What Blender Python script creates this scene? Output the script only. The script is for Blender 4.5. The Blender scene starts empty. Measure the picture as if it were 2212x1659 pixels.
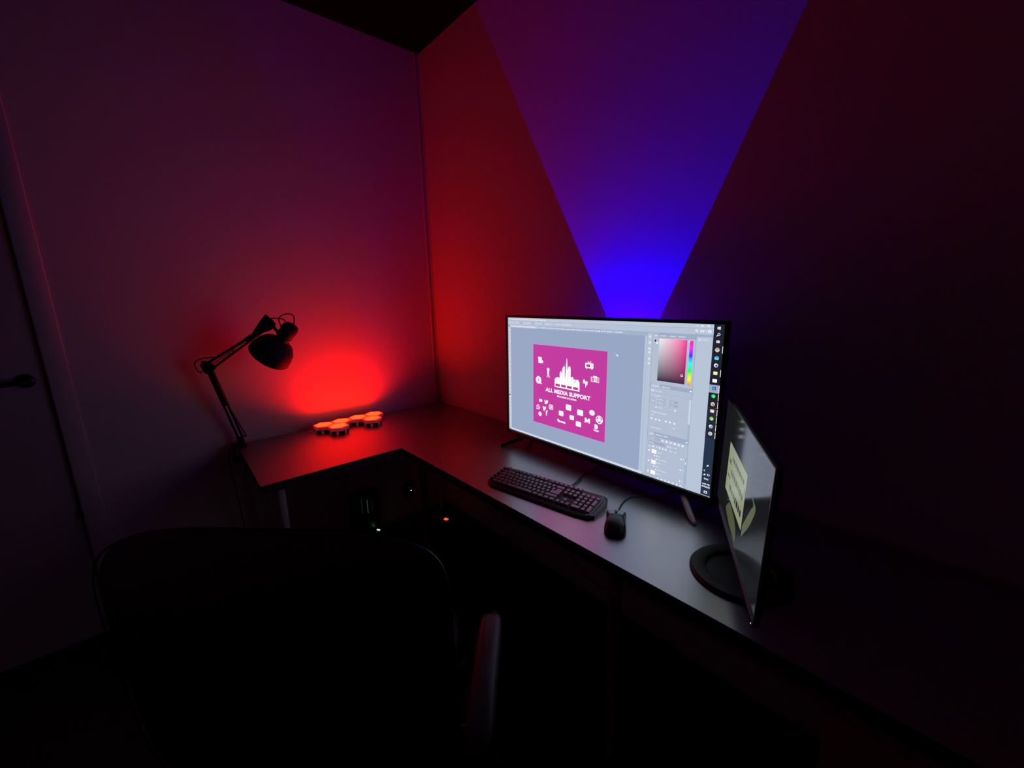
import bpy, bmesh, math, random
from mathutils import Vector, Matrix
random.seed(7)
S = bpy.context.scene
COL = S.collection
PI = math.pi
V = Vector

# ------------------------------------------------------------------ camera
CAM = V((2.34928, -1.39390, 1.39990))
yaw, pitch, roll, FPX = -0.857163, 0.208638, -0.0262444, 893.677
fwd = V((math.sin(yaw)*math.cos(pitch), math.cos(yaw)*math.cos(pitch), -math.sin(pitch)))
rt = V((math.cos(yaw), -math.sin(yaw), 0)); up = rt.cross(fwd)
r2 = math.cos(roll)*rt + math.sin(roll)*up
u2 = -math.sin(roll)*rt + math.cos(roll)*up
cd = bpy.data.cameras.new('camera'); cam = bpy.data.objects.new('camera', cd); COL.objects.link(cam)
cam.matrix_world = Matrix(((r2.x, u2.x, -fwd.x, CAM.x), (r2.y, u2.y, -fwd.y, CAM.y), (r2.z, u2.z, -fwd.z, CAM.z), (0, 0, 0, 1)))
cd.sensor_fit = 'HORIZONTAL'; cd.sensor_width = 36; cd.lens = FPX/2212*36; cd.clip_start = .02
S.camera = cam

# ------------------------------------------------------------------ world, exposure
W = bpy.data.worlds.new('night'); S.world = W; W.use_nodes = True
W.node_tree.nodes['Background'].inputs[0].default_value = (.004, .004, .006, 1)
W.node_tree.nodes['Background'].inputs[1].default_value = .2
S.view_settings.view_transform = 'Standard'; S.view_settings.look = 'None'
S.view_settings.exposure = 0; S.view_settings.gamma = 1; S.view_settings.use_curve_mapping = False

# light levels (the lamps themselves are built with the objects that carry them)
HEX_EMIT = (3.0, .165, .020)   # what the covers show
HEX_LED = .72                  # area light just above each cover, standing for its diodes
BEAM_BLUE = 110
BEAM_RED = .35
SCREEN_GAIN = 1.0

# ------------------------------------------------------------------ materials
def lin(c):
    c = c/255
    return c/12.92 if c <= .04045 else ((c+.055)/1.055)**2.4
def rgb(r, g, b): return (lin(r), lin(g), lin(b))
MATS = {}
def mat(name, col=(.5, .5, .5), rough=.5, metal=0, spec=.5, emit=None, estr=1, bump=None, vary=0, coat=0, sample=True):
    if name in MATS: return MATS[name]
    m = bpy.data.materials.new(name); m.use_nodes = True
    nt = m.node_tree; b = nt.nodes['Principled BSDF']
    b.inputs['Base Color'].default_value = (*col, 1); b.inputs['Roughness'].default_value = rough
    b.inputs['Metallic'].default_value = metal; b.inputs['Specular IOR Level'].default_value = spec
    if coat: b.inputs['Coat Weight'].default_value = coat; b.inputs['Coat Roughness'].default_value = .15
    if emit:
        b.inputs['Emission Color'].default_value = (*emit, 1); b.inputs['Emission Strength'].default_value = estr
        if not sample: m.cycles.emission_sampling = 'NONE'
    if vary or bump:
        tc = nt.nodes.new('ShaderNodeTexCoord'); no = nt.nodes.new('ShaderNodeTexNoise')
        no.inputs['Scale'].default_value = bump[0] if bump else 6; no.inputs['Detail'].default_value = 5
        nt.links.new(tc.outputs['Object'], no.inputs['Vector'])
        if bump:
            bp = nt.nodes.new('ShaderNodeBump'); bp.inputs['Strength'].default_value = bump[1]; bp.inputs['Distance'].default_value = .002
            nt.links.new(no.outputs['Fac'], bp.inputs['Height']); nt.links.new(bp.outputs['Normal'], b.inputs['Normal'])
        if vary:
            n2 = nt.nodes.new('ShaderNodeTexNoise'); n2.inputs['Scale'].default_value = 3; n2.inputs['Detail'].default_value = 4
            nt.links.new(tc.outputs['Object'], n2.inputs['Vector'])
            mx = nt.nodes.new('ShaderNodeMix'); mx.data_type = 'RGBA'
            mx.inputs[6].default_value = (*[c*(1-vary) for c in col], 1); mx.inputs[7].default_value = (*[min(1, c*(1+vary)) for c in col], 1)
            nt.links.new(n2.outputs['Fac'], mx.inputs[0]); nt.links.new(mx.outputs[2], b.inputs['Base Color'])
    MATS[name] = m; return m

m_wall = mat('wall_paint', (.70, .67, .66), .75, spec=.25, bump=(160, .12), vary=.03)
m_trim = mat('trim_paint', (.66, .63, .62), .5, spec=.4)
m_door = mat('door_paint', (.42, .39, .38), .5, vary=.03)
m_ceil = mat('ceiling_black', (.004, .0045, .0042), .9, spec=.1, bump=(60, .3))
m_floor = mat('floor_dark', (.03, .024, .02), .6, vary=.3)
m_desk = mat('desk_black_brown', (.035, .030, .030), .33, spec=.95, bump=(420, .08), vary=.08)
m_desk.node_tree.nodes['Principled BSDF'].inputs['IOR'].default_value = 2.75
m_deskedge = mat('desk_edge', (.018, .015, .015), .6)
m_leg = mat('leg_grey', (.42, .40, .40), .4)
m_black = mat('black_plastic', (.008, .008, .009), .38)
m_blackm = mat('black_matte', (.006, .006, .007), .7)
m_gloss = mat('black_gloss', (.006, .006, .007), .12)
m_grey = mat('grey_plastic', (.20, .21, .23), .4)
m_silver = mat('silver_plastic', (.30, .31, .33), .5)
m_chrome = mat('chrome', (.75, .75, .78), .18, metal=1)
m_lamp = mat('lamp_grey', (.022, .022, .024), .65, spec=.25)
m_leather = mat('black_leather', (.016, .014, .015), .38, spec=.8, bump=(220, .35))
m_arm = mat('arm_leather', (.05, .048, .05), .45, bump=(220, .25))
m_pipe = mat('piping_grey', (.20, .19, .20), .5)
m_key = mat('keycap', (.07, .066, .074), .34, spec=.9)
m_key.node_tree.nodes['Principled BSDF'].inputs['IOR'].default_value = 2.0
m_kb = mat('keyboard_case', (.012, .012, .013), .36)
m_kbedge = mat('keyboard_edge', (.16, .165, .18), .3)
m_wood = mat('drawer_brown', (.24, .13, .11), .55, vary=.15)
m_white = mat('white_plastic', (.7, .68, .68), .4)
m_frost = mat('smoky_plastic_painted_glow', (.55, .45, .47), .35, emit=(.14, .004, .010), sample=False)  # faint red emission stands in for tile light glowing through the housing
m_hex = mat('hex_glow', (.8, .8, .8), .5, emit=HEX_EMIT)
m_hexrim = mat('hex_glow_rim', (.8, .3, .3), .5, emit=(3.0, .030, .003))

# ------------------------------------------------------------------ mesh helpers
class MB:
    def __init__(s): s.v = []; s.f = []; s.mi = []; s.mats = []
    def m(s, mt):
        if mt not in s.mats: s.mats.append(mt)
        return s.mats.index(mt)
    def add(s, vs, fs, mt):
        o = len(s.v); i = s.m(mt); s.v += [V(v) for v in vs]; s.f += [tuple(o+k for k in f) for f in fs]; s.mi += [i]*len(fs); return s
    def bm(s, b, mt, M=None):
        b.verts.ensure_lookup_table()
        if M is not None: b.transform(M)
        for i, v in enumerate(b.verts): v.index = i
        s.add([v.co.copy() for v in b.verts], [[v.index for v in f.verts] for f in b.faces], mt); b.free(); return s
    def box(s, x0, x1, y0, y1, z0, z1, mt, bev=0, M=None, seg=2):
        b = bmesh.new(); bmesh.ops.create_cube(b, size=1)
        for v in b.verts: v.co = V(((x0+x1)/2+v.co.x*(x1-x0), (y0+y1)/2+v.co.y*(y1-y0), (z0+z1)/2+v.co.z*(z1-z0)))
        if bev: bmesh.ops.bevel(b, geom=b.edges[:], offset=bev, segments=seg, profile=.5, affect='EDGES')
        return s.bm(b, mt, M)
    def tube(s, path, r, mt, n=10, cap=True):
        P = [V(p) for p in path]; k = len(P); rs = r if isinstance(r, (list, tuple)) else [r]*k
        T = [(P[min(i+1, k-1)]-P[max(i-1, 0)]).normalized() for i in range(k)]
        a = V((0, 0, 1)) if abs(T[0].z) < .9 else V((1, 0, 0)); N = T[0].cross(a).normalized()
        vs = []; fs = []
        for i in range(k):
            N = (N - T[i]*N.dot(T[i])).normalized(); B = T[i].cross(N)
            for j in range(n):
                t = 2*PI*j/n; vs.append(P[i]+(N*math.cos(t)+B*math.sin(t))*rs[i])
        for i in range(k-1):
            for j in range(n): fs.append((i*n+j, i*n+(j+1) % n, (i+1)*n+(j+1) % n, (i+1)*n+j))
        if cap: fs += [tuple(range(n))[::-1], tuple((k-1)*n+j for j in range(n))]
        return s.add(vs, fs, mt)
    def lathe(s, prof, mt, n=32, M=None, cap=False):
        vs = []; fs = []
        for r, z in prof:
            for j in range(n): vs.append(V((r*math.cos(2*PI*j/n), r*math.sin(2*PI*j/n), z)))
        for i in range(len(prof)-1):
            for j in range(n): fs.append((i*n+j, i*n+(j+1) % n, (i+1)*n+(j+1) % n, (i+1)*n+j))
        if cap: fs += [tuple(range(n))[::-1], tuple((len(prof)-1)*n+j for j in range(n))]
        if M is not None: vs = [M @ v for v in vs]
        return s.add(vs, fs, mt)
    def prism(s, poly, z0, z1, mt, M=None, bev=0):
        b = bmesh.new(); vs = [b.verts.new((x, y, z0)) for x, y in poly]; f = b.faces.new(vs)
        r = bmesh.ops.extrude_face_region(b, geom=[f])
        for e in r['geom']:
            if isinstance(e, bmesh.types.BMVert): e.co.z = z1
        bmesh.ops.recalc_face_normals(b, faces=b.faces[:])
        if bev: bmesh.ops.bevel(b, geom=[e for e in b.edges if abs(e.verts[0].co.z-z1) < 1e-6 and abs(e.verts[1].co.z-z1) < 1e-6], offset=bev, segments=3, profile=.5, affect='EDGES')
        return s.bm(b, mt, M)
    def build(s, name, parent=None, smooth=True, **props):
        me = bpy.data.meshes.new(name); me.from_pydata(s.v, [], s.f)
        for mt in s.mats: me.materials.append(mt)
        me.polygons.foreach_set('material_index', s.mi)
        b = bmesh.new(); b.from_mesh(me); bmesh.ops.recalc_face_normals(b, faces=b.faces[:])
        if smooth:
            for f in b.faces: f.smooth = True
            for e in b.edges:
                if len(e.link_faces) == 2 and e.calc_face_angle(0) > .6: e.smooth = False
        b.to_mesh(me); b.free(); me.update()
        o = bpy.data.objects.new(name, me); COL.objects.link(o)
        if parent: o.parent = parent
        for k, v in props.items(): o[k] = v
        return o
def thing(name, label, cat, loc=(0, 0, 0), rz=0, group=None):
    o = bpy.data.objects.new(name, None); COL.objects.link(o); o.location = loc; o.rotation_euler = (0, 0, rz); o.empty_display_size = .05
    o['label'] = label; o['category'] = cat
    if group: o['group'] = group
    return o
def tag(o, label, cat, group=None):
    o['label'] = label; o['category'] = cat
    if group: o['group'] = group
    return o
def align(p, d, xh=None):
    """matrix whose z runs along d at p"""
    z = V(d).normalized(); x = V(xh) if xh else (V((0, 0, 1)) if abs(z.z) < .9 else V((1, 0, 0)))
    x = (x - z*x.dot(z)).normalized(); y = z.cross(x)
    return Matrix(((x.x, y.x, z.x, p[0]), (x.y, y.y, z.y, p[1]), (x.z, y.z, z.z, p[2]), (0, 0, 0, 1)))
def spline(pts, n=8):
    P = [V(p) for p in pts]; out = []
    for i in range(len(P)-1):
        a, b, c, d = P[max(i-1, 0)], P[i], P[i+1], P[min(i+2, len(P)-1)]
        for k in range(n):
            t = k/n; out.append(.5*((2*b)+(-a+c)*t+(2*a-5*b+4*c-d)*t*t+(-a+3*b-3*c+d)*t**3))
    return out+[P[-1]]

# ================================================================== THE SETTING
H = 2.757; XR, YF = 4.0, -3.4
MB().box(-.15, XR+.1, YF-.1, .15, -.1, 0, m_floor).build('floor', kind='structure', smooth=False)
MB().box(-.15, XR+.1, YF-.1, .15, H, H+.1, m_ceil).build('ceiling', kind='structure', smooth=False)
MB().box(-.1, XR+.1, 0, .12, 0, H, m_wall).build('wall_back', kind='structure', smooth=False)
DY0, DY1, DH = -1.716, -2.55, 2.30
w = MB(); w.box(-.12, 0, DY0, 0, 0, H, m_wall); w.box(-.12, 0, DY1, DY0, DH, H, m_wall); w.box(-.12, 0, YF, DY1, 0, H, m_wall)
w.build('wall_left', kind='structure', smooth=False)
MB().box(XR, XR+.1, YF, 0, 0, H, m_wall).build('wall_right', kind='structure', smooth=False)
MB().box(-.1, XR, YF-.1, YF, 0, H, m_wall).build('wall_front', kind='structure', smooth=False)
t = MB(); t.box(0, .006, -1.713, -1.652, 0, DH+.06, m_trim, .003); t.box(0, .009, DY1-.06, -1.652, DH, DH+.06, m_trim, .003); t.box(0, .009, DY1-.06, DY1, 0, DH+.06, m_trim, .003)
t.build('trim_1', kind='structure')
MB().tube([(.002, -.030, .0), (.002, -.030, H)], .006, m_trim, 8).tube([(.004, -.004, 0), (.004, -.004, H)], .006, m_trim, 8).build('trim_2', kind='structure')
d = MB().box(-.045, -.012, DY1+.004, DY0-.006, .008, DH-.004, m_door, .002).build('door_1', kind='structure')
hb = MB().lathe([(0, -.012), (.026, -.012), (.026, -.005), (.02, .0), (.010, .002), (.010, .04), (.0, .042)], m_black, 24, align((0, -1.772, 1.135), (1, 0, 0)))
hb.tube(spline([(.036, -1.765, 1.135), (.042, -1.785, 1.136), (.044, -1.83, 1.134), (.044, -1.9, 1.132)]), .0095, m_black, 12)
hb.build('door_handle', d)
MB().box(-.012, .004, -1.722, -1.712, .55, .59, m_black, .001).build('hinge', d)

# ================================================================== DESK  (one L-shaped top on round tapered legs)
DZ = .73
desk = thing('corner_desk', 'large black L-shaped corner desk with slim round legs along both walls', 'desk', (0, 0, 0))
poly = [(.028, -.02), (2.72, -.02), (2.72, -.6), (.646, -.6), (.646, -1.172), (.028, -1.158)]
dt = MB().prism(poly, DZ-.034, DZ, m_desk, bev=.0015).build('desk_top', desk, smooth=False)
dt.data.materials.append(m_deskedge)
for p_ in dt.data.polygons:
    if p_.normal.z < .5: p_.material_index = 1
for (x, y) in [(.575, -1.10), (.10, -1.09), (.715, -.54), (1.765, -.53), (.10, -.10)]:
    lg = MB().tube([(x, y, DZ-.034), (x, y, .35), (x, y, .02)], [.020, .0165, .013], m_leg if x < .6 else m_wood, 20)
    lg.lathe([(.034, DZ-.037), (.034, DZ-.034), (.02, DZ-.034)], m_blackm, 20, Matrix.Translation((x, y, 0)))
    lg.lathe([(.0, 0), (.017, 0), (.017, .018), (.013, .022)], m_blackm, 20, Matrix.Translation((x, y, 0)))
    lg.build('leg', desk)
# bundle of cable clips hanging under the front edge
cb = MB().tube(spline([(1.63, -.575, .694), (1.66, -.578, .655), (1.71, -.58, .63), (1.78, -.58, .625), (1.83, -.578, .65), (1.85, -.57, .694)]), .003, m_grey, 8)
tag(cb.build('hanging_cable'), 'thin dark cable loop hanging below the front edge of the desk', 'cable')

dr = thing('drawer_unit', 'dark reddish-brown drawer unit under the right end of the desk', 'drawer unit', (2.46, -.30, 0))
c = MB(); c.box(-.21, .21, -.272, .25, .04, .665, m_wood, .003); c.box(-.20, .20, -.262, .24, 0, .04, m_blackm); c.build('cabinet_body', dr)
for i in range(3):
    z0 = .055+i*.205
    f = MB().box(-.20, .20, -.288, -.274, z0, z0+.195, m_wood, .003).build('drawer', dr)
    MB().tube([(-.06, -.30, z0+.16), (.06, -.30, z0+.16)], .005, m_blackm, 8).box(-.062, -.056, -.30, -.288, z0+.156, z0+.164, m_blackm).box(.056, .062, -.30, -.288, z0+.156, z0+.164, m_blackm).build('handle', f)
MB().box(-.21, .21, -.285, .25, .665, .694, m_wood, .002).build('cabinet_top', dr)
MB().box(1.86, 2.245, -.588, -.572, .668, .6955, m_wood, .001).build('front_strip', desk)  # brown strip put in for the dim band under the front edge

# ================================================================== SCREEN DRAWING
def emat(c, gain=1.0, sample=True, name=None):
    key = name or 'screen_%d_%d_%d' % tuple(c)
    e = tuple(v*gain*SCREEN_GAIN for v in rgb(*c))
    return mat(key, (.004, .004, .005), .3, spec=.3, emit=e, sample=sample)
class Canvas:
    """flat drawing in picture-element units on a panel of w x h metres; y runs down"""
    def __init__(s, W_, H_, w, h): s.W, s.H, s.w, s.h = W_, H_, w, h; s.mb = MB(); s.uv = []
    def P(s, x, y, L): return V(((x/s.W-.5)*s.w, -L*.00006, (1-y/s.H)*s.h))
    def poly(s, pts, col, L=1, m=None):
        s.mb.add([s.P(x, y, L) for x, y in pts], [tuple(range(len(pts)))], m or emat(col, sample=L < 3))
    def rect(s, x0, y0, x1, y1, col, L=1, m=None): s.poly([(x0, y0), (x1, y0), (x1, y1), (x0, y1)], col, L, m)
    def disc(s, x, y, r, col, L=2, ry=None, n=28):
        ry = ry or r; s.poly([(x+r*math.cos(2*PI*i/n), y+ry*math.sin(2*PI*i/n)) for i in range(n)], col, L)
    def ring(s, x, y, r, r_in, col, L=2, n=32, a0=0, a1=2*PI):
        for i in range(n):
            a, b = a0+(a1-a0)*i/n, a0+(a1-a0)*(i+1)/n
            s.poly([(x+r*math.cos(a), y+r*math.sin(a)), (x+r*math.cos(b), y+r*math.sin(b)), (x+r_in*math.cos(b), y+r_in*math.sin(b)), (x+r_in*math.cos(a), y+r_in*math.sin(a))], col, L)
    def rr(s, x0, y0, x1, y1, r, col, L=2):
        pts = []
        for cx, cy, a in ((x1-r, y0+r, -PI/2), (x1-r, y1-r, 0), (x0+r, y1-r, PI/2), (x0+r, y0+r, PI)):
            for k in range(6): t = a+PI/2*k/5; pts.append((cx+r*math.cos(t), cy+r*math.sin(t)))
        s.poly(pts, col, L)
    def frame(s, x0, y0, x1, y1, t, col, L=2):
        s.rect(x0, y0, x1, y0+t, col, L); s.rect(x0, y1-t, x1, y1, col, L); s.rect(x0, y0+t, x0+t, y1-t, col, L); s.rect(x1-t, y0+t, x1, y1-t, col, L)
    def line(s, x0, y0, x1, y1, t, col, L=2):
        dx, dy = x1-x0, y1-y0; l = math.hypot(dx, dy) or 1; nx, ny = -dy/l*t/2, dx/l*t/2
        s.poly([(x0+nx, y0+ny), (x1+nx, y1+ny), (x1-nx, y1-ny), (x0-nx, y0-ny)], col, L)
    def text(s, txt, x, y, size, col, L=3, width=None, bold=0., align_='LEFT'):
        """baseline-left at x,y; size = cap height in px; width stretches the line to that many px"""
        cu = bpy.data.curves.new('t', 'FONT'); cu.body = txt; cu.size = 1; cu.offset = bold; cu.resolution_u = 2; cu.fill_mode = 'FRONT'
        ob = bpy.data.objects.new('t', cu); COL.objects.link(ob)
        bpy.context.view_layer.update()
        me = bpy.data.meshes.new_from_object(ob.evaluated_get(bpy.context.evaluated_depsgraph_get()))
        vs = [v.co.copy() for v in me.vertices]; fs = [tuple(p.vertices) for p in me.polygons]
        bpy.data.objects.remove(ob); bpy.data.curves.remove(cu); bpy.data.meshes.remove(me)
        if not vs: return
        x0 = min(v.x for v in vs); x1 = max(v.x for v in vs); y1 = .70
        sy = size/y1; sx = (width/(x1-x0)) if width else sy
        off = 0 if align_ == 'LEFT' else -(x1-x0)*sx/2
        s.mb.add([s.P(x+off+(v.x-x0)*sx, y-v.y*sy, L) for v in vs], fs, emat(col, sample=False))

# ================================================================== MAIN MONITOR
SW, SH = .93, .5092
tv = thing('monitor', 'large black flat monitor showing an image editor with a magenta picture', 'monitor', (1.4109, -.2093, .8003), -.0168)
tilt = .0187
TM = Matrix.Rotation(-tilt, 4, 'X')   # the panel leans slightly
def T(mb): mb.v = [TM @ v for v in mb.v]; return mb
b = MB()
bz, ch = .011, .020
b.box(-SW/2-bz, SW/2+bz, -.006, .012, SH, SH+bz, m_black, .002); b.box(-SW/2-bz, SW/2+bz, -.006, .012, -ch, -.0015, m_black, .002)
b.box(-SW/2-bz, -SW/2, -.006, .012, -ch, SH+bz, m_black, .002); b.box(SW/2, SW/2+bz, -.006, .012, -ch, SH+bz, m_black, .002)
T(b).build('bezel', tv)
b = MB(); b.box(-SW/2-bz+.004, SW/2+bz-.004, .010, .020, -ch+.004, SH+bz-.004, m_blackm, .003)
b.box(-SW/2+.07, SW/2-.07, .018, .058, .0, SH*.72, m_blackm, .012); T(b).build('back_cover', tv)
T(MB().box(-SW/2, SW/2, .0035, .011, -.002, SH+.001, m_gloss)).build('panel', tv)
m_foot_lit = mat('foot_painted_lit', (.55, .57, .6), .35, spec=.8)  # paler copy for the right front foot, light on it put into the colour
for sx in (-1, 1):
    f = MB()
    xa, xt = sx*.375, sx*.452
    z0 = -(.8003-DZ)
    f.tube([(xa, .02, -.012), (xa+sx*.01, .0, -.03), (xt-sx*.02, -.045, z0+.014), (xt, -.062, z0+.006)], [.010, .010, .009, .006], m_foot_lit if sx > 0 else m_black, 10)
    f.tube([(xa, .02, -.012), (xa+sx*.01, .03, -.03), (xt-sx*.03, .10, z0+.012), (xt, .125, z0+.006)], [.010, .010, .009, .006], m_black, 10)
    o = f.build('foot', tv)
cv = Canvas(1920, 1080, SW, SH)
C_top, C_bar, C_pan, C_dk, C_can, C_ln = (190, 200, 219), (176, 190, 212), (180, 191, 213), (155, 168, 195), (151, 167, 196), (140, 152, 180)
WHT = (252, 252, 252); TX = (238, 240, 246); DARK = (30, 35, 47)
R = cv.rect
R(0, 0, 1857, 1080, C_bar, 0)
R(0, 0, 1857, 26, C_top, 1); R(0, 27, 1857, 63, (183, 196, 216), 1); R(0, 26, 1857, 27.5, C_ln, 2); R(0, 64, 1757, 88, (165, 178, 203), 1); R(30, 66, 392, 89, (190, 200, 218), 2)
R(0, 88, 36, 1080, (195, 204, 222), 1); R(36, 90, 1415, 1062, C_can, 1); R(36, 1062, 1440, 1080, (208, 218, 234), 1)
R(1415, 90, 1430, 1062, (186, 198, 218), 1)
cv.text('File  Edit  Image  Layer  Type  Select  Filter  3D  View  Plugins  Window  Help', 26, 19, 10, WHT, width=462, bold=.012)
cv.poly([(13, 52), (19, 36), (25, 52)], WHT, 3); cv.line(56, 36, 56, 50, 4, WHT, 3); cv.line(56, 50, 66, 50, 3, WHT, 3)
for tx, x0, w_ in (('Feather:', 88, 72), ('Style:', 216, 34), ('Normal', 262, 42), ('Width:', 360, 44), ('px', 420, 22), ('Height:', 476, 54), ('8', 548, 8), ('Select', 598, 46), ('Subject', 664, 58), ('Mask', 724, 44)):
    cv.text(tx, x0, 48, 9, TX, width=w_, bold=.012)
R(168, 36, 196, 54, (168, 180, 202), 2); R(314, 36, 340, 54, (168, 180, 202), 2); R(446, 36, 464, 54, (168, 180, 202), 2)
cv.text('ALL MEDIA SUPPORT LOGO @ 66.7% (RGB/8) *', 43, 82, 8, WHT, width=326, bold=.02)
cv.text('ALL MEDIA SUPPORT Skyline Studio social media wallpaper final version (2) @ 66.7% (Layer 1, RGB/8) *', 401, 82, 8, WHT, width=850, bold=.02); cv.text('x', 1276, 82, 8, WHT)
for i in range(23):
    y = 112+i*36
    if i % 3 == 0: cv.disc(18, y, 5, WHT, 3)
    elif i % 3 == 1: cv.frame(13, y-5, 23, y+5, 2, WHT, 3)
    else: cv.line(13, y+5, 23, y-5, 3, WHT, 3)
R(8, 730, 22, 744, (40, 30, 50), 3); R(15, 738, 30, 752, WHT, 2)
# ---- the magenta artwork
R(337, 225, 1117, 931, (195, 61, 161), 2)
for a in ((335, 223, 1119, 225), (335, 931, 1119, 934), (335, 225, 337, 931), (1117, 225, 1119, 931)): R(*a, (205, 150, 210), 2)
MG = (178, 66, 132); L3, L4 = 3, 4
# film camera
cv.disc(407, 341, 12, WHT, L3); cv.disc(428, 344, 14, WHT, L3); cv.rr(400, 352, 442, 386, 6, WHT, L3); cv.poly([(440, 366), (458, 356), (458, 386), (440, 378)], WHT, L3)
cv.disc(407, 341, 3, (225, 170, 210), L4); cv.disc(428, 344, 3, (225, 170, 210), L4)
# tripod light
cv.disc(518, 433, 16, WHT, L3); cv.rr(508, 436, 529, 470, 4, WHT, L3)
for k in (-18, -5, 6, 20): cv.line(519+k*.3, 466, 519+k, 502, 3.5, WHT, L3)
# film reel
cv.disc(402, 538, 34, WHT, L3); cv.line(420, 560, 442, 568, 10, WHT, L3); cv.disc(402, 538, 6, (150, 50, 110), L4)
for k in range(6): cv.disc(402+18*math.cos(k*PI/3+.5), 538+18*math.sin(k*PI/3+.5), 4, (215, 120, 185), L4)
# skyline over a film strip
sk = [(594, 535), (594, 505), (606, 490), (628, 482), (642, 484), (649, 492), (649, 450), (657, 430), (664, 428), (672, 442), (676, 452), (676, 410), (684, 395), (692, 385), (697, 385), (700, 372), (703, 385), (706, 420), (710, 470), (714, 470), (715, 410), (718, 360), (722, 325), (725, 312), (729, 325), (732, 360), (735, 410), (739, 420), (739, 395), (746, 378), (756, 375), (765, 385), (768, 400), (768, 465), (775, 466), (783, 458), (794, 462), (799, 472), (799, 484), (808, 478), (812, 470), (815, 484), (822, 484), (826, 478), (840, 478), (845, 470), (849, 482), (860, 492), (862, 520), (862, 540)]
cv.poly(sk, WHT, L3); R(594, 530, 862, 571, WHT, L3)
for k in range(4): R(603+k*64.5, 541, 654+k*64.5, 561, MG, L4)
for xx, y0, y1 in ((706, 400, 478), (713, 470, 490), (741, 425, 482), (676, 452, 480)): cv.line(xx, y0, xx, y1, 1.6, (150, 120, 140), L4)
R(812, 490, 817, 508, (110, 70, 100), L4)
for k, (dx, dy) in enumerate(((-1.5, -1.5), (1.5, -1.5), (-1.5, 1.5), (1.5, 1.5), (0, 0))):
    cv.text('ALL MEDIA SUPPORT', 490+dx, 625+dy, 33, WHT, L3+k*.5, width=481, bold=.004)
for k, dx in enumerate((-1.3, 1.3)):
    cv.text('SKYLINE STUDIO', 623+dx, 654, 14, WHT, L3+k*.5, width=209, bold=.015)
# television
cv.rr(914, 328, 994, 370, 8, WHT, L3); R(926, 340, 963, 360, MG, L4); cv.disc(980, 343, 4, (215, 120, 185), L4); cv.disc(980, 355, 4, (215, 120, 185), L4)
cv.line(938, 313, 952, 330, 5, WHT, L3); cv.line(970, 313, 952, 330, 5, WHT, L3); R(924, 366, 932, 377, WHT, L3); R(975, 366, 984, 377, WHT, L3)
# photo camera
cv.frame(972, 432, 1049, 471, 4.5, WHT, L3); R(994, 424, 1030, 434, WHT, L3); R(980, 436, 985, 466, WHT, L4); cv.disc(1016, 451, 19, WHT, L4); cv.ring(1016, 451, 14, 11, MG, 5); cv.disc(1016, 451, 5, MG, 5)
# drone / gimbal
cv.rr(896, 476, 942, 496, 7, WHT, L3); cv.disc(906, 473, 9, WHT, L3); cv.disc(930, 498, 10, WHT, L3); cv.line(922, 490, 923, 525, 7, WHT, L3); R(918, 476, 921, 480, (215, 120, 185), L4)
# social marks
cv.rr(409, 707, 449, 733, 8, WHT, L3); cv.poly([(425, 714), (435, 720), (425, 726)], (235, 225, 235), L4)
cv.poly([(474, 705), (484, 712), (494, 714), (500, 704), (512, 704), (520, 712), (514, 730), (500, 742), (484, 742), (474, 735), (484, 732), (476, 722), (480, 720), (473, 712)], WHT, L3)
cv.ring(398, 785, 22, 17, WHT, L3); cv.poly([(378, 792), (376, 809), (392, 803)], WHT, L3); cv.line(390, 774, 408, 796, 8, WHT, L3)
cv.poly([(452, 772), (464, 766), (472, 772), (474, 786), (478, 768), (490, 764), (496, 772), (490, 788), (474, 808), (466, 806), (460, 782), (454, 780)], WHT, L3)
cv.rr(529, 736, 580, 780, 12, WHT, L3); cv.rr(536, 742, 573, 774, 9, MG, L4); cv.ring(554, 758, 13, 6, WHT, 5, 24)
cv.disc(421, 845, 20, WHT, L3); cv.disc(421, 845, 12, (240, 238, 240), L4)
cv.text('f', 491, 842, 44, WHT, L3, width=22, bold=.05)
def app(x0, y0, x1, y1, tx):
    cv.rr(x0, y0, x1, y1, 8, WHT, L3); cv.text(tx, (x0+x1)/2, y0+(y1-y0)*.66, (y1-y0)*.33, (205, 205, 208), L4, align_='CENTER')
app(722, 699, 780, 747, 'Ps'); app(645, 768, 697, 811, 'Ae'); app(844, 719, 904, 766, 'Ai'); app(765, 783, 811, 821, 'Lr'); app(832, 820, 886, 863, 'Pr')
cv.disc(991, 719, 27, WHT, L3, ry=22); cv.ring(991, 719, 14, 10, (190, 195, 210), L4, 24, .6, 5.4)
cv.poly([(922, 812), (922, 772), (938, 772), (948, 788), (958, 772), (974, 772), (974, 812), (960, 812), (960, 794), (952, 806), (944, 806), (936, 794), (936, 812)], WHT, L3)
cv.ring(1062, 761, 33, 26, WHT, L3)
for k in range(3): a = PI/2+PI+k*2*PI/3; cv.disc(1062+14*math.cos(a), 761+13*math.sin(a), 12, WHT, L3); cv.disc(1062+15*math.cos(a), 761+14*math.sin(a), 3.5, (150, 110, 140), L4)
cv.poly([(626, 853), (634, 844), (644, 849), (662, 858), (719, 856), (722, 868), (706, 872), (662, 869), (646, 872), (630, 866), (634, 860)], WHT, L3)
cv.poly([(1018, 806), (1030, 802), (1046, 808), (1052, 826), (1042, 842), (1022, 844), (1016, 838), (1024, 832), (1014, 826), (1024, 820), (1016, 814)], WHT, L3)
cv.poly([(1006, 846), (1020, 849), (1062, 848), (1058, 862), (1020, 862)], (245, 215, 240), L3)
# pointer
cv.poly([(1187, 230), (1190, 242), (1196, 240)], WHT, 3); cv.disc(1203, 246, 7, TX, 3)
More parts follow.
